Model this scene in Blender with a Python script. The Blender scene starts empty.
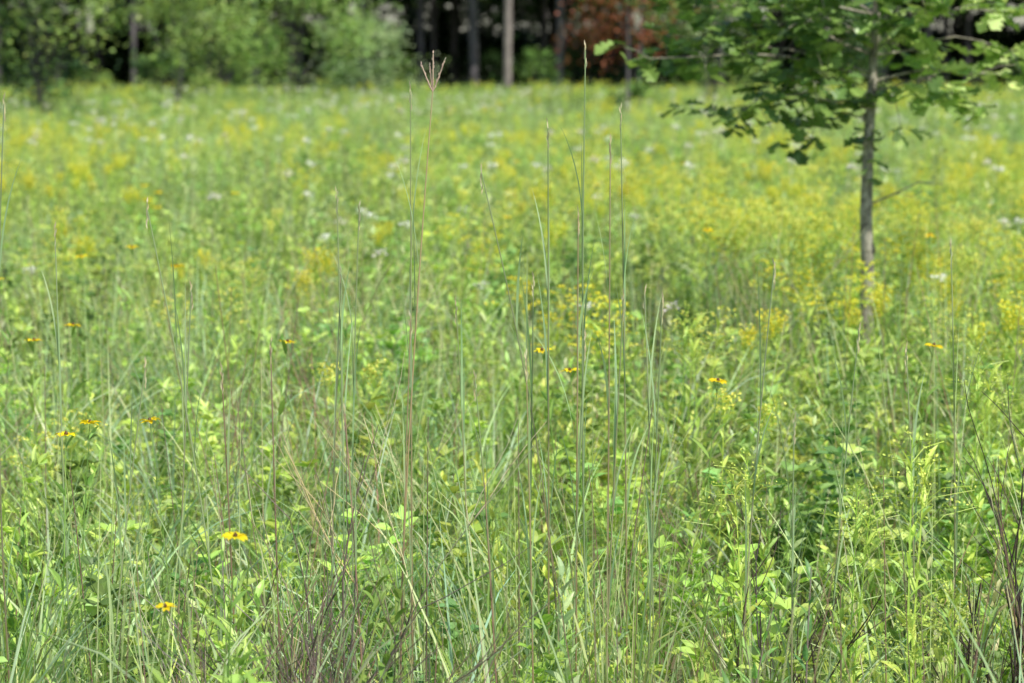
import bpy, math, random
import numpy as np
from mathutils import Vector, noise, Matrix
R = random.Random(7)
scene = bpy.context.scene
U = R.uniform

# ------------------------------------------------------------------ materials
def foliage_mat(name, trans=0.34, rough=0.42, vmin=0.92, vmax=1.08, hue=0.008, spec=0.45):
    m = bpy.data.materials.new(name); m.use_nodes = True
    nt = m.node_tree; nt.nodes.clear(); N = nt.nodes.new; L = nt.links.new
    out = N('ShaderNodeOutputMaterial'); mix = N('ShaderNodeMixShader'); mix.inputs[0].default_value = trans
    p = N('ShaderNodeBsdfPrincipled'); p.inputs['Roughness'].default_value = rough
    p.inputs['Specular IOR Level'].default_value = spec
    t = N('ShaderNodeBsdfTranslucent')
    a = N('ShaderNodeAttribute'); a.attribute_name = 'Col'
    oi = N('ShaderNodeObjectInfo')
    hs = N('ShaderNodeHueSaturation')
    mh = N('ShaderNodeMapRange'); mh.inputs[3].default_value = 0.5-hue; mh.inputs[4].default_value = 0.5+hue
    mv = N('ShaderNodeMapRange'); mv.inputs[3].default_value = vmin; mv.inputs[4].default_value = vmax
    wn = N('ShaderNodeMath'); wn.operation = 'MULTIPLY'; wn.inputs[1].default_value = 7.31
    fr = N('ShaderNodeMath'); fr.operation = 'FRACT'
    L(oi.outputs['Random'], mh.inputs[0]); L(oi.outputs['Random'], wn.inputs[0]); L(wn.outputs[0], fr.inputs[0]); L(fr.outputs[0], mv.inputs[0])
    L(a.outputs['Color'], hs.inputs['Color']); L(mh.outputs[0], hs.inputs['Hue']); L(mv.outputs[0], hs.inputs['Value'])
    L(hs.outputs[0], p.inputs['Base Color'])
    tint = N('ShaderNodeVectorMath'); tint.operation = 'MULTIPLY'; tint.inputs[1].default_value = (1.1, 1.1, 0.85)
    L(hs.outputs[0], tint.inputs[0]); L(tint.outputs[0], t.inputs['Color'])
    L(p.outputs[0], mix.inputs[1]); L(t.outputs[0], mix.inputs[2]); L(mix.outputs[0], out.inputs[0])
    return m

def bark_mat(name, c1, c2, scale=18, stretch=0.25):
    m = bpy.data.materials.new(name); m.use_nodes = True
    nt = m.node_tree; N = nt.nodes.new; L = nt.links.new
    p = nt.nodes['Principled BSDF']; p.inputs['Roughness'].default_value = .9
    tc = N('ShaderNodeTexCoord'); mp = N('ShaderNodeMapping'); mp.inputs['Scale'].default_value = (1, 1, stretch)
    no = N('ShaderNodeTexNoise'); no.inputs['Scale'].default_value = scale; no.inputs['Detail'].default_value = 8
    no.inputs['Roughness'].default_value = .7
    cr = N('ShaderNodeValToRGB'); cr.color_ramp.elements[0].position = .38; cr.color_ramp.elements[1].position = .62
    cr.color_ramp.elements[0].color = (*c1, 1); cr.color_ramp.elements[1].color = (*c2, 1)
    bp = N('ShaderNodeBump'); bp.inputs['Strength'].default_value = .6; bp.inputs['Distance'].default_value = .01
    L(tc.outputs['Object'], mp.inputs[0]); L(mp.outputs[0], no.inputs['Vector']); L(no.outputs['Fac'], cr.inputs[0])
    L(cr.outputs[0], p.inputs['Base Color']); L(no.outputs['Fac'], bp.inputs['Height']); L(bp.outputs[0], p.inputs['Normal'])
    return m

MF = foliage_mat('foliage')
MP = foliage_mat('petals', trans=0.3, rough=.6, spec=.2)
MT = foliage_mat('tree_foliage', trans=0.3, rough=.4, vmin=.8, vmax=1.15, hue=.012)
MB_OAK = bark_mat('oak_bark', (.10, .09, .065), (.50, .46, .36), 30, .6)
MB_PINE = bark_mat('pine_bark', (.06, .05, .055), (.17, .15, .155), 8, .25)
MB_PALE = bark_mat('pale_bark', (.16, .13, .12), (.34, .29, .26), 8, .3)

# ------------------------------------------------------------------ mesh builder
def cj(c, a=.15):
    k = 1+U(-a, a)
    return (c[0]*k*(1+U(-a, a)*.5), c[1]*k, c[2]*k*(1+U(-a, a)*.6))

class MBd:
    def __init__(s): s.v = []; s.f = []; s.c = []; s.m = []
    def quad(s, p, d, n, l, w, col, mi=0):
        d = d.normalized(); sd = d.cross(n)
        if sd.length < 1e-4: sd = d.orthogonal()
        sd.normalize(); i = len(s.v)
        s.v += [p, p+d*l*.5+sd*w*.5, p+d*l, p+d*l*.5-sd*w*.5]; s.c += [col]*4
        s.f.append((i, i+1, i+2, i+3)); s.m.append(mi)
    def tube(s, pts, rad, col, n=4, mi=0, col2=None):
        i0 = len(s.v); k = len(pts)
        for a, p in enumerate(pts):
            t = (pts[min(a+1, k-1)]-pts[max(a-1, 0)])
            if t.length < 1e-7: t = Vector((0, 0, 1))
            t.normalize()
            x = t.cross(Vector((0.13, 1, 0.05))); x.normalize(); y = t.cross(x)
            r = rad[a] if isinstance(rad, (list, tuple)) else rad
            f = a/(k-1)
            cc = col if col2 is None else tuple(col[j]*(1-f)+col2[j]*f for j in range(3))
            for b in range(n):
                an = 2*math.pi*b/n
                s.v.append(p+x*math.cos(an)*r+y*math.sin(an)*r); s.c.append(cc)
        for a in range(k-1):
            for b in range(n):
                s.f.append((i0+a*n+b, i0+a*n+(b+1) % n, i0+(a+1)*n+(b+1) % n, i0+(a+1)*n+b)); s.m.append(mi)
    def blade(s, p, az, tilt0, tilt1, l, w, col, segs=7, mi=0, tipcol=None, twist=0.0, prof=None, fold=0.0):
        h = Vector((math.cos(az), math.sin(az), 0)); q = Vector((-math.sin(az), math.cos(az), 0))
        i0 = len(s.v); p = p.copy(); k = 3 if fold else 2
        tw0 = U(-.5, .5)
        for a in range(segs+1):
            f = a/segs
            t = tilt0+(tilt1-tilt0)*f**1.4
            d = h*math.sin(t)+Vector((0, 0, 1))*math.cos(t)
            nn = h*math.cos(t)-Vector((0, 0, 1))*math.sin(t)
            ww = w*(prof(f) if prof else (min(1, .55+f*1.5)*(1-f**2.2)+.03))*.5
            an = tw0+twist*f; sd = q*math.cos(an)+nn*math.sin(an); nr = nn*math.cos(an)-q*math.sin(an)
            cc = col if tipcol is None else tuple(col[j]*(1-f*f)+tipcol[j]*f*f for j in range(3))
            if fold: s.v += [p+sd*ww-nr*fold*ww, p.copy(), p-sd*ww-nr*fold*ww]; s.c += [cc, tuple(x*1.12 for x in cc), cc]
            else: s.v += [p+sd*ww, p-sd*ww]; s.c += [cc, cc]
            p = p+d*(l/segs)
        for a in range(segs):
            for b in range(k-1):
                s.f.append((i0+a*k+b, i0+a*k+b+1, i0+(a+1)*k+b+1, i0+(a+1)*k+b)); s.m.append(mi)
        return p
    def arr(s):
        return (np.array([tuple(v) for v in s.v]), np.array(s.f), np.array(s.c), np.array(s.m))
    def obj(s, name, mats, link=True, coll=None, smooth=False):
        return mkobj(name, [tuple(v) for v in s.v], s.f, np.array(s.c), s.m, mats, link, coll, smooth)

def mkobj(name, v, f, c, mi, mats, link=True, coll=None, smooth=False):
    me = bpy.data.meshes.new(name); me.from_pydata(v, [], f)
    ca = me.attributes.new('Col', 'FLOAT_COLOR', 'POINT')
    c4 = np.ones((len(v), 4)); c4[:, :3] = np.clip(c, 0, .88); ca.data.foreach_set('color', c4.ravel())
    for m in mats: me.materials.append(m)
    me.polygons.foreach_set('material_index', mi)
    if smooth: me.polygons.foreach_set('use_smooth', [True]*len(f))
    me.update()
    o = bpy.data.objects.new(name, me)
    if coll: coll.objects.link(o)
    elif link: scene.collection.objects.link(o)
    return o

V = Vector
LIME = (.55, .70, .14); GREEN = (.35, .52, .12); DEEP = (.19, .33, .08); BLUEG = (.45, .60, .30)
PALE = (.62, .71, .33); STRAW = (.72, .64, .40); PURP = (.40, .26, .20); BROWN = (.26, .18, .13)
leafprof = lambda f: (math.sin(math.pi*min(1, f*.97+.03)**.8))+.02
ovalprof = lambda f: (math.sin(math.pi*min(1, f*.95+.05)**.9))**.7+.02

# ------------------------------------------------------------------ prototypes
def coll(name): return bpy.data.collections.new(name)
P_grass = []; P_forb = []; P_broad = []
def grass_tuft(n, h, rad, wmin, wmax, cols, arch):
    b = MBd()
    for _ in range(n):
        a = U(0, 6.28); r = rad*math.sqrt(U(0, 1)); az = a+U(-.8, .8)
        p = V((math.cos(a)*r, math.sin(a)*r, 0)); l = h*U(.5, 1.1)
        c = cj(R.choice(cols), .2)
        tc = STRAW if U(0, 1) < .08 else tuple(x*1.12 for x in c)
        b.blade(p, az, U(0, .3), U(.4, arch), l, U(wmin, wmax), c, 6, tipcol=tc, twist=U(-2, 2))
    for _ in range(max(1, n//12)):
        a = U(0, 6.28); r = rad*U(0, 1); p = V((math.cos(a)*r, math.sin(a)*r, 0)); az = U(0, 6.28); tl = U(.0, .4)
        l = h*U(.5, 1.1); d = V((math.cos(az)*math.sin(tl), math.sin(az)*math.sin(tl), math.cos(tl)))
        b.tube([p, p+d*l*.5, p+d*l+V((math.cos(az), math.sin(az), 0))*.02], [.0014, .0011, .0005], cj(R.choice([STRAW, STRAW, PURP, PALE])), 3)
    P_grass.append(b.arr())
for i in range(4): grass_tuft(22, .75, .12, .005, .0105, [BLUEG, PALE, BLUEG, GREEN], 2.0)
for i in range(4): grass_tuft(22, .66, .14, .004, .0095, [LIME, PALE, LIME, GREEN], 2.5)

C_tall = coll('tall_grass_plants')
for i in range(6):
    b = MBd()
    for _ in range(R.randint(3, 6)):
        a = U(0, 6.28); p = V((U(-.05, .05), U(-.05, .05), 0))
        b.blade(p, a, U(0, .15), U(.1, .75), U(.75, 1.12), U(.004, .0085), cj(R.choice([BLUEG, BLUEG, PALE, GREEN])), 9, twist=U(-1.5, 1.5))
    for _ in range(2):
        a = U(0, 6.28); tl = U(0, .25); d = V((math.cos(a)*math.sin(tl), math.sin(a)*math.sin(tl), math.cos(tl)))
        l = U(.8, 1.1)
        b.tube([d*0, d*l*.5, d*l], [.0020, .0016, .0008], cj(R.choice([PURP, STRAW, PALE])), 4)
    b.obj('tall_grass_%02d' % i, [MF], coll=C_tall)

def leafy(b, h, nl, ll, lw, col, lean=.12, base=V((0, 0, 0)), stemcol=None, low=.1, prof=leafprof, droop=(1.2, 1.9), segs=4):
    az = U(0, 6.28); pts = []; p = base.copy()
    for k in range(7):
        pts.append(p.copy()); t = lean*(.4+k*.15)
        p = p+V((math.cos(az)*math.sin(t), math.sin(az)*math.sin(t), math.cos(t)))*(h/6)
    b.tube(pts, [.003, .0028, .0025, .0022, .002, .0016, .001], stemcol or cj(col), 3)
    for j in range(nl):
        f = low+(1-low)*(j+U(0, .6))/nl; f = min(f, .999); q = f*6; k = int(q); pp = pts[k].lerp(pts[min(k+1, 6)], q-k)
        a = j*2.4+U(-.4, .4); sz = (1.15-.5*f)*U(.7, 1.15)
        t0 = U(.6, 1.1)*(1.1-.6*f)
        b.blade(pp, a, t0, U(*droop)*(1.1-.45*f), ll*sz, lw*sz, cj(col, .2), segs, prof=prof, twist=U(-.8, .8), fold=.35)
    return pts
for i in range(10):
    b = MBd(); col = [LIME, LIME, GREEN, PALE, LIME, GREEN, LIME, GREEN, LIME, DEEP][i]
    for s in range(R.randint(2, 3)):
        leafy(b, U(.45, .80), R.randint(15, 21), U(.060, .10), U(.015, .028), cj(col, .1), U(0, .45), V((U(-.09, .09), U(-.09, .09), 0)),
              stemcol=cj(PURP) if U(0, 1) < .35 else None, low=.25)
    P_forb.append(b.arr())
for i in range(7):
    b = MBd(); col = [LIME, GREEN, LIME, DEEP, LIME, GREEN, LIME][i]
    for s in range(3):
        base = V((U(-.1, .1), U(-.1, .1), 0)); pts = leafy(b, U(.38, .72), 0, .1, .03, cj(col, .1), U(.1, .6), base)
        for j in range(12):
            q = U(2.2, 5.99); k = int(q); pp = pts[k].lerp(pts[k+1], q-k); a = U(0, 6.28); e = U(.5, 1.3); l = U(.03, .06)
            tip = pp+V((math.cos(a)*math.sin(e), math.sin(a)*math.sin(e), math.cos(e)))*l
            b.tube([pp, tip], .0009, cj(col), 3)
            for da in (-1.1, 0, 1.1):
                b.blade(tip, a+da, U(.7, 1.4), U(1.2, 2.0), U(.032, .062), U(.019, .035), cj(col, .2), 3, prof=ovalprof, fold=.25)
    P_broad.append(b.arr())

PS = 1.2
C_patch = coll('meadow_patch_plants')
def patch(i, ng, nf, nb, tone=1.0):
    vs = []; fs = []; cs = []; ms = []; off = 0
    lst = [(P_grass, 1.0)]*ng+[(P_forb, 1.0)]*nf+[(P_broad, 1.0)]*nb
    for src, s0 in lst:
        v, f, c, m = R.choice(src); a = U(0, 6.28); s = U(.64, 1.08); ca, sa = math.cos(a)*s, math.sin(a)*s
        M = np.array([[ca, -sa, U(-.18, .18)], [sa, ca, U(-.18, .18)], [0, 0, s*U(.85, 1.1)]])
        vv = v@M.T+np.array([U(-PS/2, PS/2), U(-PS/2, PS/2), -.02])
        k = tone*U(.66, 1.22); cc = c*np.array([k*U(.86, 1.12), k, k*U(.85, 1.3)])
        vs.append(vv); fs.append(f+off); cs.append(cc); ms.append(m); off += len(v)
    mkobj('meadow_patch_%02d' % i, np.concatenate(vs).tolist(), np.concatenate(fs).tolist(), np.concatenate(cs), np.concatenate(ms).tolist(), [MF], coll=C_patch)
for i in range(4): patch(i, 33, 13, 9)
for i in range(4, 8): patch(i, 22, 19, 14)
for i in range(8, 12): patch(i, 14, 21, 22)

YEL = (.88, .78, .08); YEL2 = (.84, .82, .18)
C_gold = coll('goldenrod_plants')
def goldenrod(name, h, dense, fl, c, flat=False):
    b = MBd()
    for s in range(R.randint(2, 3)):
        pts = leafy(b, h*U(.85, 1.05), 14, .085, .017, cj(LIME, .1), U(.02, .3), V((U(-.07, .07), U(-.07, .07), 0)), low=.4)
        top = pts[-1]
        for j in range(dense):
            f = (j+.5)/dense; a = j*2.4+U(-.4, .4); l = (.13-.08*f)*U(.6, 1.3)
            st = top-V((0, 0, 1))*(.16*(1-f)) if not flat else top-V((0, 0, .09*(1-f)))
            t = st.copy(); el = (.7 if not flat else .5)
            line = [t.copy()]
            for k in range(7):
                e = el+(k*.16 if not flat else -k*.03)
                t = t+V((math.cos(a)*math.sin(e), math.sin(a)*math.sin(e), math.cos(e)))*(l/7); line.append(t.copy())
                if k > 1:
                    for _ in range(2):
                        d = V((U(-1, 1), U(-1, 1), U(0, 1)))
                        b.quad(t+V((U(-.006, .006), U(-.006, .006), U(0, .008))), d, V((U(-1, 1), U(-1, 1), U(-1, 1))), fl*U(.7, 1.2), fl*.8, cj(c if U(0, 1) < .82 else LIME, .15), 1)
            b.tube([line[0], line[3], line[7]], .0008, cj(LIME), 3)
    b.obj(name, [MF, MP], coll=C_gold)
goldenrod('goldenrod_00', .80, 14, .013, YEL); goldenrod('goldenrod_01', .85, 12, .012, YEL2)
goldenrod('goldenrod_02', .76, 14, .013, YEL, True); goldenrod('goldenrod_03', .78, 12, .013, YEL2, True)
goldenrod('goldenrod_04', .80, 12, .007, (.66, .76, .16))

C_sus = coll('black_eyed_susan_plants')
for i in range(4):
    b = MBd()
    for s in range(1 if i < 2 else 2):
        pts = leafy(b, .85 if s == 0 else U(.7, .82), 9, .09, .02, cj(GREEN, .1), U(.02, .08), V((U(-.02, .02), U(-.02, .02), 0)), low=.15)
        c = pts[-1]
        npet = R.randint(10, 14)
        for j in range(npet):
            a = j/npet*6.283+U(-.15, .15)
            b.blade(c+V((math.cos(a), math.sin(a), 0))*.004, a, U(.9, 1.6), U(1.7, 2.7), U(.020, .028), .0115, cj((.90, .64, .015), .12), 4, 1, prof=ovalprof, fold=.2)
        for k in range(4):
            z0 = k*.0022; r0 = [.004, .005, .004, .0028][k]; r1 = [.005, .004, .0028, .0005][k]
            b.tube([c+V((0, 0, z0+.002)), c+V((0, 0, z0+.0044))], [r0, r1], (.18, .09, .03), 8)
    b.obj('black_eyed_susan_%02d' % i, [MF, MP], coll=C_sus)

C_white = coll('white_wildflower_plants')
for i in range(3):
    b = MBd(); pts = leafy(b, .82, 14, .1, .025, cj(PALE, .1), .08)
    for j in range(40):
        a = U(0, 6.28); r = .038*math.sqrt(U(0, 1)); p = pts[-1]+V((math.cos(a)*r, math.sin(a)*r, U(-.01, .02)-r*.3))
        if j % 5 == 0: b.tube([pts[-1]-V((0, 0, .05)), p], .0006, PALE, 3)
        b.quad(p, V((U(-1, 1), U(-1, 1), .3)), V((U(-.3, .3), U(-.3, .3), 1)), .016, .014, cj((.88, .88, .84) if i < 2 else (.84, .76, .78), .03), 1)
    b.obj('white_wildflower_%02d' % i, [MF, MP], coll=C_white)

C_dry = coll('dry_stem_plants')
def twig(b, p, d, l, r, depth, col):
    pts = [p.copy()]; dd = d.copy()
    for k in range(4):
        dd = (dd+V((U(-1, 1), U(-1, 1), U(-.3, .6)))*.16).normalized(); p = p+dd*l/4; pts.append(p.copy())
    b.tube(pts, [r, r*.9, r*.8, r*.7, r*.55], cj(col, .2), 4)
    if depth:
        for _ in range(R.randint(2, 4)):
            q = pts[R.randint(1, 4)]; nd = (dd+V((U(-1, 1), U(-1, 1), U(-.3, .8)))*.8).normalized()
            twig(b, q, nd, l*U(.4, .75), r*.6, depth-1, col)
for i in range(4):
    b = MBd()
    for s in range(3):
        twig(b, V((U(-.05, .05), U(-.05, .05), 0)), V((U(-.25, .25), U(-.25, .25), 1)).normalized(), U(.35, .6), .002, 1 if i < 2 else 2, [STRAW, PURP, STRAW, PURP][i])
    b.obj('dry_stem_%02d' % i, [MF], coll=C_dry)

# ------------------------------------------------------------------ scatter by geometry nodes
def gz(x, y):
    return .05*noise.noise(V((x*.12, y*.12, 0)))+.02*noise.noise(V((x*.5, y*.5, 3)))

def scatter(name, collection, items):
    me = bpy.data.meshes.new(name); me.from_pydata([(i[0], i[1], i[2]) for i in items], [], [])
    at = me.attributes.new('rot', 'FLOAT_VECTOR', 'POINT'); fl = []
    for i in items: fl += [i[4], i[5], i[3]]
    at.data.foreach_set('vector', fl)
    at = me.attributes.new('scl', 'FLOAT', 'POINT'); at.data.foreach_set('value', [i[6] for i in items])
    at = me.attributes.new('pidx', 'INT', 'POINT'); at.data.foreach_set('value', [i[7] for i in items])
    o = bpy.data.objects.new(name, me); scene.collection.objects.link(o)
    g = bpy.data.node_groups.new(name+'_nodes', 'GeometryNodeTree')
    g.interface.new_socket('Geometry', in_out='INPUT', socket_type='NodeSocketGeometry')
    g.interface.new_socket('Geometry', in_out='OUTPUT', socket_type='NodeSocketGeometry')
    N = g.nodes.new; L = g.links.new
    gi = N('NodeGroupInput'); go = N('NodeGroupOutput'); ip = N('GeometryNodeInstanceOnPoints')
    ci = N('GeometryNodeCollectionInfo'); ci.inputs[0].default_value = collection
    ci.inputs['Separate Children'].default_value = True; ci.inputs['Reset Children'].default_value = True
    def na(nm, t):
        n = N('GeometryNodeInputNamedAttribute'); n.data_type = t; n.inputs[0].default_value = nm; return n.outputs[0]
    e = N('FunctionNodeEulerToRotation')
    L(gi.outputs[0], ip.inputs['Points']); L(ci.outputs[0], ip.inputs['Instance']); ip.inputs['Pick Instance'].default_value = True
    L(na('pidx', 'INT'), ip.inputs['Instance Index']); L(na('rot', 'FLOAT_VECTOR'), e.inputs[0]); L(e.outputs[0], ip.inputs['Rotation'])
    L(na('scl', 'FLOAT'), ip.inputs['Scale']); L(ip.outputs[0], go.inputs[0])
    md = o.modifiers.new('scatter', 'NODES'); md.node_group = g
    return o

def wedge(r0, r1, dens, half=19, f=None):
    hw = math.radians(half); area = hw*(r1*r1-r0*r0); out = []
    for _ in range(int(area*dens)):
        r = math.sqrt(U(r0*r0, r1*r1)); t = U(-hw, hw); x = r*math.sin(t); y = r*math.cos(t)
        if f and U(0, 1) > f(x, y): continue
        out.append((x, y))
    return out
def items(pts, n, s0, s1, tilt=.12, first=0):
    return [(x, y, gz(x, y)-.02, U(0, 6.28), U(-tilt, tilt), U(-tilt, tilt), U(s0, s1), first+R.randrange(n)) for x, y in pts]
def pn(x, y, sc, off): return noise.noise(V((x*sc+off, y*sc*.7-off, off)))

pt = []
y = 2.6
while y < 78:
    hwid = .38*y+2.0; x = -hwid+U(-.5, 0)
    while x < hwid:
        k = pn(x, y, .35, 5)+U(-.22, .22)
        e = 0 if k < -.14 else (1 if k < .12 else 2)
        pt.append((x, y+U(-.05, .05), gz(x, y), R.randrange(4)*math.pi/2+U(-.12, .12), 0, 0, U(.96, 1.06), e*4+R.randrange(4))); x += PS
    y += PS*.97
scatter('meadow_vegetation', C_patch, pt)
scatter('tall_prairie_grass', C_tall, items(wedge(3.8, 12, 6), 6, .75, 1.06)+items(wedge(12, 40, .6), 6, .8, 1.05))
def fg(x, y):
    a = noise.noise(V((x*.28+21, y*.16, 4))); c = noise.noise(V((x*.9, y*.4+9, 7)))
    base = 0+(.38 if x > .07*y and 8 < y < 24 else 0)+(.16 if 9 < y < 28 else 0)-(.08 if y > 42 else 0)
    return max(0.03, min(.75, (base+.75*a+1.0*c)*1.3))
scatter('goldenrod_flowers', C_gold,
        [(x, y, gz(x, y), U(0, 6), 0, 0, s, k) for x, y, s, k in
         [(.857, 5.0, 1.12, 4), (.576, 7.8, 1.10, 4), (.80, 4.7, .78, 4), (.76, 5.2, .95, 4), (.52, 5.4, 1.0, 4), (1.3, 6.6, 1.1, 4), (.62, 8.2, 1.1, 1), (.9, 4.8, .8, 4)]]
        + items(wedge(6.8, 9, .7), 5, .88, 1.02)+items(wedge(9, 16, 6.5, f=fg), 4, .95, 1.12)+items(wedge(16, 32, 5, f=fg), 4, .95, 1.15)+items(wedge(32, 74, 2.0, f=fg), 4, .95, 1.12))
sus = [(-.74, 6.9, 1.06), (-1.37, 7.27, 1.06), (-1.4, 7.0, 1.04), (-1.08, 5.5, 1), (-1.04, 5.6, 1), (-.757, 5.7, 1), (.167, 6.93, 1.05), (.23, 6.67, 1.0),
       (.475, 6.25, 1.03), (1.09, 6.8, 1.06), (-.56, 4.5, .98), (-.66, 4.55, .80), (1.75, 10.3, 1.08), (.885, 10.5, 1.08), (-1.25, 8.9, 1.08), (-1.5, 9.6, 1.1)]
scatter('black_eyed_susan_flowers', C_sus, [(x, y, gz(x, y)+.03, U(0, 6), U(-.1, .1), U(-.1, .1), s, R.randrange(2)) for x, y, s in sus]+items(wedge(9, 28, .2), 4, 1.0, 1.1))
scatter('white_wildflowers', C_white, items(wedge(9, 20, .35), 3, .9, 1.02)+items([(x, y) for x, y in wedge(17, 52, 1.3) if noise.noise(V((x*.3-.02*y, y*.12, 12)))+(.3 if x < 1 else .1)+U(-.3, .3) > .14], 3, 1.05, 1.2))
scatter('dry_stems', C_dry, items(wedge(3.8, 12, 1.5), 4, .8, 1.25))

def dead_shrub(x, y, n, h, spread, col):
    b = MBd()
    for _ in range(n):
        twig(b, V((U(-.05, .05), U(-.05, .05), 0)), V((U(-spread, spread), U(-spread, spread), 1)).normalized(), h*U(.6, 1.15), .0034, 2, col)
    o = b.obj('dead_shrub', [MF]); o.location = (x, y, gz(x, y)); return o
DK = (.11, .08, .065)
dead_shrub(-.36, 4.15, 26, .42, .6, DK); dead_shrub(-.42, 4.55, 18, .48, .55, (.17, .13, .11)); dead_shrub(-.38, 5.0, 12, .5, .4, (.24, .18, .15)); dead_shrub(1.1, 5.4, 10, .5, .3, DK); dead_shrub(.62, 5.2, 4, .5, .25, DK)

# ------------------------------------------------------------------ big bluestem stalks
def stalk(xb, y, h, dxt, col, dx_mid=0, r=.0026, head=False, leaves=3):
    b = MBd(); pts = []; n = 12
    for k in range(n+1):
        f = k/n
        pts.append(V((dxt*f**1.5+dx_mid*math.sin(math.pi*f), .03*math.sin(f*3+xb*9), h*f)))
    rr = [r*(1-.5*k/n) for k in range(n+1)]
    low = R.choice([(.46, .33, .20), (.44, .29, .18), col, col])
    b.tube(pts, rr, cj((.50, .35, .21) if head else low), 5, col2=cj((.62, .50, .30) if head else col))
    for j in range(leaves+2):
        k = 1+j*2 if 1+j*2 < n-2 else n-3; az = U(0, 6.28)
        b.blade(pts[k], az, U(.03, .1), U(.2, .8), U(.22, .38), U(.004, .007), cj(BLUEG), 8, twist=U(-1, 1))
    b.blade(pts[n-4], U(0, 6.28), .01, .06, h*.22, .005, cj(BLUEG), 6)
    if head:
        for az, t, l in ((math.pi, .45, .065), (.3, .02, .085), (0, .42, .075), (2, .3, .06)):
            p = pts[-1].copy(); q = [p.copy()]
            for k in range(10):
                tt = t*(1-.03*k); d = V((math.cos(az)*math.sin(tt), math.sin(az)*math.sin(tt)*.5, math.cos(tt))); p = p+d*l/10; q.append(p.copy())
                b.quad(p, (d+V((U(-.5, .5), U(-.5, .5), 0))*.7).normalized(), V((U(-1, 1), -1, 0)), .010, .0035, cj((.76, .58, .48), .2))
            b.tube(q, .0015, (.72, .54, .44), 4)
    else:
        for k in range(8):
            b.quad(pts[-1]-V((0, 0, .05-k*.008)), V((U(-.25, .25), U(-.25, .25), 1)), V((U(-1, 1), -1, 0)), .02, .004, cj(STRAW, .15))
    o = b.obj('big_bluestem_stalk', [MF]); o.location = (xb, y, gz(xb, y)); return o
SG = (.40, .49, .26); SP = (.56, .45, .27)
for a in [(-.27, 5.5, 1.66, .09, SP, 0, .0027, True), (-.235, 5.6, 1.66, .0, SG, .0), (.185, 5.5, 1.75, -.02, SG, -.015, .0028), (.085, 5.4, 1.58, -.005, SG),
          (.12, 5.6, 1.47, -.19, SG, .02), (.222, 5.5, 1.54, .0, SP), (.27, 5.5, 1.61, -.025, SG, .0), (-.39, 5.4, 1.43, -.0, SG, .01), (-.375, 5.7, 1.38, .015, SG, -.01),
          (-.66, 5.5, 1.40, -.17, SG), (-1.19, 5.6, 1.64, .025, SG, -.02), (-1.04, 5.6, 1.34, -.02, SG), (.50, 5.3, 1.27, .08, SG), (-.51, 5.2, 1.12, -.01, PURP), (-.62, 5.3, 1.05, -.02, PURP),
          (.04, 5.6, 1.22, .01, SG), (.15, 5.5, 1.38, .0, SP), (.57, 4.8, 1.0, .0, SG), (1.03, 5.5, 1.3, -.03, SG), (.13, 5.3, 1.12, .03, SG), (.2, 5.2, 1.22, .04, SG),
          (-.02, 5.2, 1.04, -.06, SG), (-.9, 5.2, 1.07, .1, SG), (-.25, 5.2, 1.17, .03, SP), (-.1, 6.0, 1.12, -.04, SG), (.72, 5.4, 1.12, .06, SG), (.35, 5.8, 1.17, -.03, SG), (-1.15, 5.0, 1.2, -.03, SP),
          (-.8, 5.6, 1.2, .05, SG), (.9, 5.2, 1.1, -.05, SG), (.05, 5.1, 1.1, -.02, SP), (.3, 5.3, 1.2, .03, SG), (-.45, 5.8, 1.22, .04, SG), (-.3, 5.0, 1.0, -.05, PURP)]:
    stalk(*a)

# ------------------------------------------------------------------ oak sapling
def lobed_leaf(b, p, d, up, L_, col, mi=1):
    d = d.normalized(); s = d.cross(up); s = (s if s.length > 1e-3 else d.orthogonal()).normalized(); n = s.cross(d)
    prof = [(0, .03), (.12, .05), (.22, .20), (.30, .22), (.36, .10), (.48, .28), (.58, .33), (.63, .15), (.74, .34), (.84, .34), (.9, .2), (1.0, .05)]
    i0 = len(b.v); cv = U(-.2, .5)
    for t, w in prof:
        c = p+d*(t*L_)-n*(cv*t*t*L_*.5); j = U(.85, 1.15)
        b.v += [c+s*w*L_*j+n*w*L_*.3, c, c-s*w*L_*j+n*w*L_*.3]; b.c += [col, tuple(x*1.15 for x in col), col]
    for a in range(len(prof)-1):
        for q in (0, 1):
            b.f.append((i0+a*3+q, i0+a*3+q+1, i0+a*3+3+q+1, i0+a*3+3+q)); b.m.append(mi)

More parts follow.
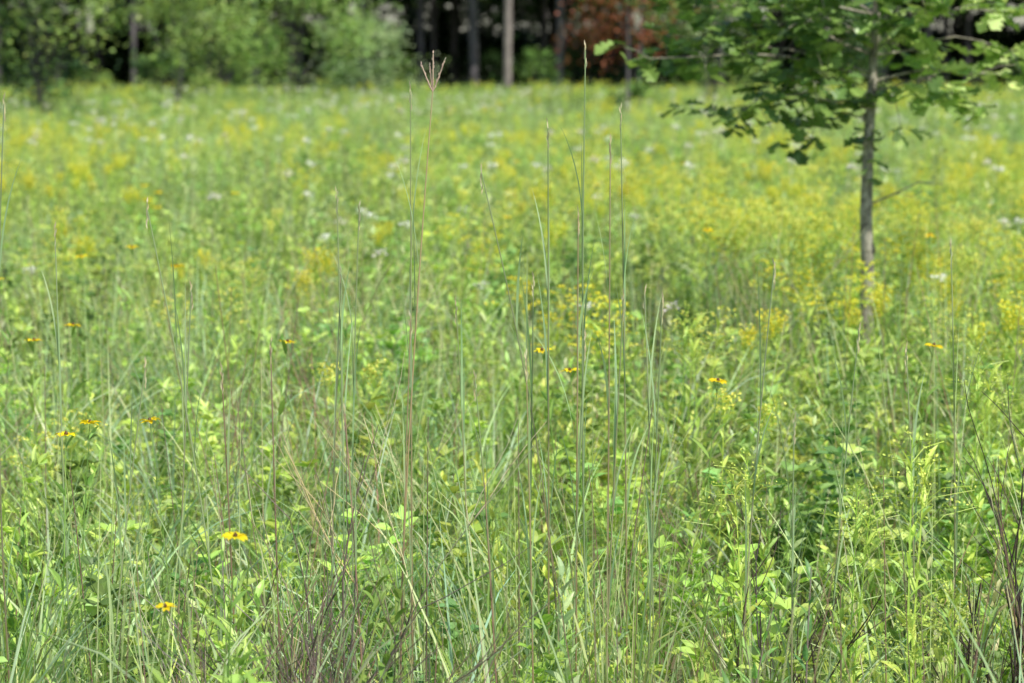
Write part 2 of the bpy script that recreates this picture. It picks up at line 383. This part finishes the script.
def oak():
    R.seed(23)
    b = MBd(); G = (.2, .17, .12)
    tr = [V((-.005, 0, 0)), V((0, 0, .4)), V((.006, .01, .7)), V((-.008, 0, 1.0)), V((-.002, 0, 1.3)), V((.012, .01, 1.6)), V((.025, .01, 1.95)), V((.03, .0, 2.4)), V((.0, .03, 2.9)), V((.03, .03, 3.5))]
    rr = [.040, .033, .030, .028, .025, .021, .017, .014, .010, .005]
    b.tube(tr, rr, G, 14, 0)
    for z in (.55, .82, 1.02, 1.13, 1.3, 1.42, 1.5):
        a = U(0, 6.28); k = min(range(len(tr)), key=lambda i: abs(tr[i].z-z)); c = V((tr[k].x+math.cos(a)*.024, math.sin(a)*.024, z))
        b.tube([c-V((0, 0, .02)), c, c+V((0, 0, .02))], [.004, .011, .004], G, 7, 0)
    def leaves_at(p, d, n, L0=.11):
        for k in range(n):
            a = U(0, 6.28); dd = (d*.4+V((math.cos(a), math.sin(a), U(-.7, .25)))).normalized()
            lobed_leaf(b, p+V((U(-.03, .03), U(-.03, .03), U(-.03, .03))), dd, V((U(-.7, .7), U(-.7, .7), 1)), L0*U(.55, 1.15), cj(R.choice([(.16, .28, .06), (.23, .37, .09), (.11, .21, .05), (.08, .16, .04)] if p.x < .1 else [(.18, .32, .07), (.30, .46, .12), (.48, .62, .22)]), .15))  # shaded left and sunlit right of the crown are painted into the leaf colours
    def limb(p, tgt, r, sub, dens=1.0, arc=.05):
        pts = [p.copy()]; n = 5
        for k in range(1, n+1):
            f = k/n; q = p.lerp(tgt, f)+V((U(-.03, .03), U(-.03, .03), arc*math.sin(f*3.14)+U(-.02, .02))); pts.append(q)
        b.tube(pts, [r*(1-.15*k) for k in range(n+1)], G, 6, 0)
        for k in range(1, n+1):
            for _ in range(sub):
                if U(0, 1) > dens*.95 or (k == 1 and U(0, 1) < .5): continue
                d = ((tgt-p).normalized()*.5+V((U(-1, 1), U(-1, 1), U(-.9, .5)))).normalized(); l = U(.06, .2)
                t = pts[k]+d*l; m = pts[k].lerp(t, .5)+V((0, 0, .012)); b.tube([pts[k], m, t], [.0022, .0018, .0011], G, 4, 0)
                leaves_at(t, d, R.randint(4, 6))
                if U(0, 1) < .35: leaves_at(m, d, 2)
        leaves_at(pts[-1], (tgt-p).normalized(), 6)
    T = lambda z: next(tr[i].lerp(tr[i+1], (z-tr[i].z)/(tr[i+1].z-tr[i].z)) for i in range(len(tr)-1) if tr[i].z <= z <= tr[i+1].z)
    limb(T(1.48), V((-.62, .1, 1.44)), .006, 2, .9); limb(T(1.6), V((-.98, -.1, 1.70)), .008, 3, .8); limb(T(1.46), V((-.50, -.2, 1.50)), .006, 2, .8)
    limb(T(1.42), V((-.24, .2, 1.36)), .005, 2, .8); limb(T(1.5), V((-.3, -.25, 1.58)), .005, 2, .8)
    limb(T(1.62), V((-.92, .2, 1.78)), .006, 3, .9); limb(T(1.7), V((-.5, .3, 1.84)), .006, 2, .9); limb(T(1.72), V((-.35, -.35, 1.86)), .006, 3, .8); limb(T(1.78), V((-.80, .0, 1.93)), .006, 3, .9)
    limb(T(1.58), V((.62, .05, 1.60)), .007, 2, .9); limb(T(1.54), V((.38, -.2, 1.53)), .005, 2, .7); limb(T(1.7), V((.68, .25, 1.74)), .006, 3, .8); limb(T(1.8), V((.55, -.3, 1.88)), .006, 3, .8)
    limb(T(1.68), V((.1, -.3, 1.83)), .005, 2, .8); limb(T(1.65), V((.12, .35, 1.78)), .005, 2, .8)
    for z in (1.88, 1.95, 2.1, 2.3, 2.5, 2.7, 2.9, 3.1, 3.3):
        for _ in range(3):
            a = U(0, 6.28); w = .75*(3.9-z)/1.9; limb(T(z), T(z)+V((math.cos(a)*w, math.sin(a)*w, U(-.05, .3))), .006, 2, .9)
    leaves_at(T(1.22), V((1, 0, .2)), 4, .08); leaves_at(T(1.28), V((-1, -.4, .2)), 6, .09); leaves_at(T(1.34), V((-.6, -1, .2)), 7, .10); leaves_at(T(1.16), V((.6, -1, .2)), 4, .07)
    b.tube([T(1.02), V((.12, -.05, 1.08)), V((.22, -.05, 1.13)), V((.33, -.07, 1.12))], [.005, .004, .003, .0018], G, 5, 0)
    b.tube([V((.12, -.05, 1.08)), V((.2, -.0, 1.06)), V((.25, 0, 1.09))], [.0025, .002, .001], G, 5, 0)
    o = b.obj('young_oak_tree', [MB_OAK, MT], smooth=False); o.location = (1.62, 11.0, gz(1.62, 11)); return o
oak()

# ------------------------------------------------------------------ shrubs & forest
def bush(b, h, w, n, ls, cols, z0=0.0, clumps=14, trunk=.012, mi=1):
    cs = []
    for _ in range(clumps):
        a = U(0, 6.28); r = w*.5*math.sqrt(U(0, 1)); zz = z0+(h-z0)*U(.08, .92)
        k = 1-.5*abs((zz-z0)/(h-z0)-.4); cs.append((V((math.cos(a)*r*k, math.sin(a)*r*k, zz)), U(.16, .32)*w*k, R.choice(cols)))
    for c, r, col in cs:
        if trunk: b.tube([V((U(-.1, .1)*w*.3, U(-.1, .1)*w*.3, 0)), V((c.x*.3, c.y*.3, c.z*.55)), c], [trunk, trunk*.7, trunk*.3], (.15, .12, .1), 4, 0)
        for _ in range(n//clumps):
            d = V((R.gauss(0, 1), R.gauss(0, 1), R.gauss(0, .7))).normalized(); p = c+d*r*U(.3, 1.15)
            if p.z < .02: continue
            b.quad(p, V((U(-1, 1), U(-1, 1), U(-.6, .3))), V((U(-.6, .6), U(-.6, .6), 1)), ls*U(.6, 1.3), ls*.6, cj(col, .25), mi)

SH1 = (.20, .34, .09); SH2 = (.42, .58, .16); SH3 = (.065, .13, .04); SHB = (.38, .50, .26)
C_und = coll('understory_shrub_plants')
for i in range(5):
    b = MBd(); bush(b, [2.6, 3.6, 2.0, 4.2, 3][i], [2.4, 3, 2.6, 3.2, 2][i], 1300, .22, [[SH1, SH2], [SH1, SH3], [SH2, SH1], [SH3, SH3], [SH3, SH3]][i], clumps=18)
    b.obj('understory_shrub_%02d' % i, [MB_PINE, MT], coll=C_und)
C_tree = coll('forest_tree_plants')
for i in range(5):
    b = MBd(); H = U(12, 16); r = U(.08, .15); lx = U(-.4, .4)
    b.tube([V((0, 0, -.2)), V((lx*.2, 0, H*.25)), V((lx*.5, .1, H*.5)), V((lx, 0, H*.75)), V((lx, 0, H))], [r*1.2, r, r*.85, r*.6, .03], (.2, .2, .2), 8, 0)
    for _ in range(24):
        z = U(3.8, H*.97); a = U(0, 6.28); w = U(1.2, 3.0)*(1.15-z/H*.6); c = V((lx*z/H+math.cos(a)*w, math.sin(a)*w, z+U(0, .8)))
        b.tube([V((lx*z/H, 0, z-.5)), c], [.05, .012], (.2, .2, .2), 4, 0)
        for _ in range(45):
            d = V((R.gauss(0, 1), R.gauss(0, 1), R.gauss(0, .55))); p = c+d*.6
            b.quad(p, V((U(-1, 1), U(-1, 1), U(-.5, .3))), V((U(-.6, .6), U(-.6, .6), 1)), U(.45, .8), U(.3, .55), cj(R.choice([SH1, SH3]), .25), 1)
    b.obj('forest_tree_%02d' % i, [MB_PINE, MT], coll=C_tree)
tr = []
for row in range(10):
    yy = 79+row*5.5; x = -.46*yy
    while x < .46*yy:
        tr.append((x+U(-1.2, 1.2), yy+U(-2, 2), 0, U(0, 6.28), 0, 0, U(.85, 1.2), R.randrange(5))); x += U(2.8, 4.8)
scatter('forest_trees', C_tree, tr)
un = []
for row, (yy, st) in enumerate([(77.5, 4.6), (84, 6), (95, 5.0), (106, 2.8), (118, 1.9), (126, 1.6), (132, 1.5)]):
    x = -.46*yy
    while x < .46*yy:
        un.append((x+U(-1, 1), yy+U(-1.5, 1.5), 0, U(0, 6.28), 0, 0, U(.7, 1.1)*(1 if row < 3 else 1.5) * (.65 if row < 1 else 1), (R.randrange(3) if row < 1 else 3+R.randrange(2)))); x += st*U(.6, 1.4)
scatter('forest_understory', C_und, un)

def single(name, x, y, f, mats=None):
    b = MBd(); f(b); o = b.obj(name, mats or [MB_PINE, MT]); o.location = (x, y, gz(x, y)-.03); return o
single('broadleaf_sapling', -9.3, 48, lambda b: bush(b, 4.5, 3.4, 4200, .13, [SH3, SH1, SH1, SH2], z0=.5, clumps=26))
single('broadleaf_sapling', -8.0, 45, lambda b: bush(b, 1.6, 1.0, 900, .11, [SH3, SH1], clumps=9))
single('broadleaf_sapling', -7.6, 52, lambda b: bush(b, 1.9, 1.2, 1300, .12, [SH3, SH2], clumps=10))
single('broadleaf_sapling', -7.6, 55, lambda b: bush(b, 3.9, 2.0, 2200, .12, [SH2, SH2, SH1], z0=.3, clumps=14))
single('broadleaf_sapling', -5.6, 62, lambda b: bush(b, 5.0, 3.6, 3600, .16, [SH2, SH2, (.62, .78, .26)], z0=.5, clumps=22))
single('broadleaf_sapling', -8.6, 70, lambda b: bush(b, 5.0, 3.6, 3000, .17, [SH2, SH1], z0=.5, clumps=20))
single('willow_bush', -4.1, 68, lambda b: bush(b, 2.5, 3.4, 4600, .13, [SHB, SHB, SH1], clumps=24))
single('pine_tree', -.15, 74, lambda b: (b.tube([V((0, 0, 0)), V((.05, 0, 4)), V((0, 0, 9)), V((.1, 0, 14))], [.13, .12, .1, .04], (.3, .3, .3), 8, 0),
       [b.quad(V((R.gauss(0, 1.1), R.gauss(0, 1.1), U(7, 14))), V((U(-1, 1), U(-1, 1), U(-.3, .5))), V((0, 0, 1)), .5, .2, cj(SH3), 1) for _ in range(2000)]), [MB_PALE, MT])
RED = (.46, .17, .09)
def redtree(b):
    b.tube([V((.1, 0, 0)), V((0, 0, 1.2)), V((.1, 0, 2.5)), V((0, 0, 5))], [.05, .04, .035, .01], (.2, .2, .2), 8, 0)
    bush(b, 4.0, 3.6, 3400, .13, [RED, RED, RED, (.3, .2, .1), SH1], z0=1.8, clumps=30, trunk=0)
single('red_leaved_tree', 2.8, 54, redtree)
single('broadleaf_sapling', 4.6, 56, lambda b: bush(b, 4.5, 3.0, 3600, .13, [SH1, SH2, SHB], z0=.9, clumps=20, trunk=.008))
single('broadleaf_sapling', 2.2, 47, lambda b: (b.tube([V((0, 0, 0)), V((.05, 0, 1.5)), V((0, 0, 4))], [.03, .025, .01], (.2, .2, .2), 6, 0), bush(b, 4.2, 1.6, 700, .13, [SH1, SH3], z0=2.0, clumps=10, trunk=0)))
single('broadleaf_sapling', 2.35, 50, lambda b: bush(b, 1.4, .8, 700, .12, [SH3, SH1], clumps=6))
single('broadleaf_sapling', 9.5, 70, lambda b: bush(b, 4.6, 3.0, 2600, .15, [SH1, SH3], z0=.8, clumps=18))

# ------------------------------------------------------------------ ground
def ground():
    b = MBd(); xs = [-400, -200, -100, -60, -40]+[-30+i*1.5 for i in range(41)]+[40, 60, 100, 200, 400]
    ys = [-100, -40, -10]+[-5+i*1.5 for i in range(60)]+[95, 110, 130, 160, 220, 400, 700]
    for y in ys:
        for x in xs: b.v.append(V((x, y, gz(x, y) if abs(x) < 40 and -10 < y < 100 else 0))); b.c.append((.1, .1, .1))
    n = len(xs)
    for j in range(len(ys)-1):
        for i in range(n-1): b.f.append((j*n+i, j*n+i+1, (j+1)*n+i+1, (j+1)*n+i)); b.m.append(0)
    m = bpy.data.materials.new('meadow_soil'); m.use_nodes = True; nt = m.node_tree; N = nt.nodes.new; L = nt.links.new
    p = nt.nodes['Principled BSDF']; p.inputs['Roughness'].default_value = .95
    tc = N('ShaderNodeTexCoord'); no = N('ShaderNodeTexNoise'); no.inputs['Scale'].default_value = 3; no.inputs['Detail'].default_value = 10
    cr = N('ShaderNodeValToRGB'); cr.color_ramp.elements[0].color = (.13, .11, .055, 1); cr.color_ramp.elements[1].color = (.16, .23, .07, 1)
    cr.color_ramp.elements[0].position = .4; cr.color_ramp.elements[1].position = .6
    L(tc.outputs['Object'], no.inputs['Vector']); L(no.outputs['Fac'], cr.inputs[0]); L(cr.outputs[0], p.inputs['Base Color'])
    b.obj('ground', [m], smooth=True)
ground()

# ------------------------------------------------------------------ light, sky, camera
EL = math.radians(56); AZ = math.radians(138)
w = bpy.data.worlds.new('World'); scene.world = w; w.use_nodes = True; nt = w.node_tree
sk = nt.nodes.new('ShaderNodeTexSky'); sk.sky_type = 'NISHITA'; sk.sun_disc = False; sk.sun_elevation = EL; sk.sun_rotation = AZ
bg = nt.nodes['Background']; bg.inputs[1].default_value = .14; nt.links.new(sk.outputs[0], bg.inputs[0])
sd = V((math.sin(AZ)*math.cos(EL), math.cos(AZ)*math.cos(EL), math.sin(EL)))
sl = bpy.data.lights.new('sun', 'SUN'); sl.energy = 5; sl.angle = math.radians(.6); sl.color = (1, .955, .87)
so = bpy.data.objects.new('sun', sl); so.rotation_euler = sd.to_track_quat('Z', 'Y').to_euler(); so.location = (0, 0, 30); scene.collection.objects.link(so)
cd = bpy.data.cameras.new('camera'); cam = bpy.data.objects.new('camera', cd); scene.collection.objects.link(cam); scene.camera = cam
cam.location = (0, 0, 1.75); cam.rotation_euler = (math.radians(90-6.9), 0, 0); cd.lens = 85; cd.sensor_width = 36; cd.clip_end = 2000; cd.clip_start = .05
cd.dof.use_dof = True; cd.dof.focus_distance = 5.5; cd.dof.aperture_fstop = 4.5
scene.view_settings.view_transform = 'Standard'; scene.view_settings.look = 'None'; scene.view_settings.exposure = 0
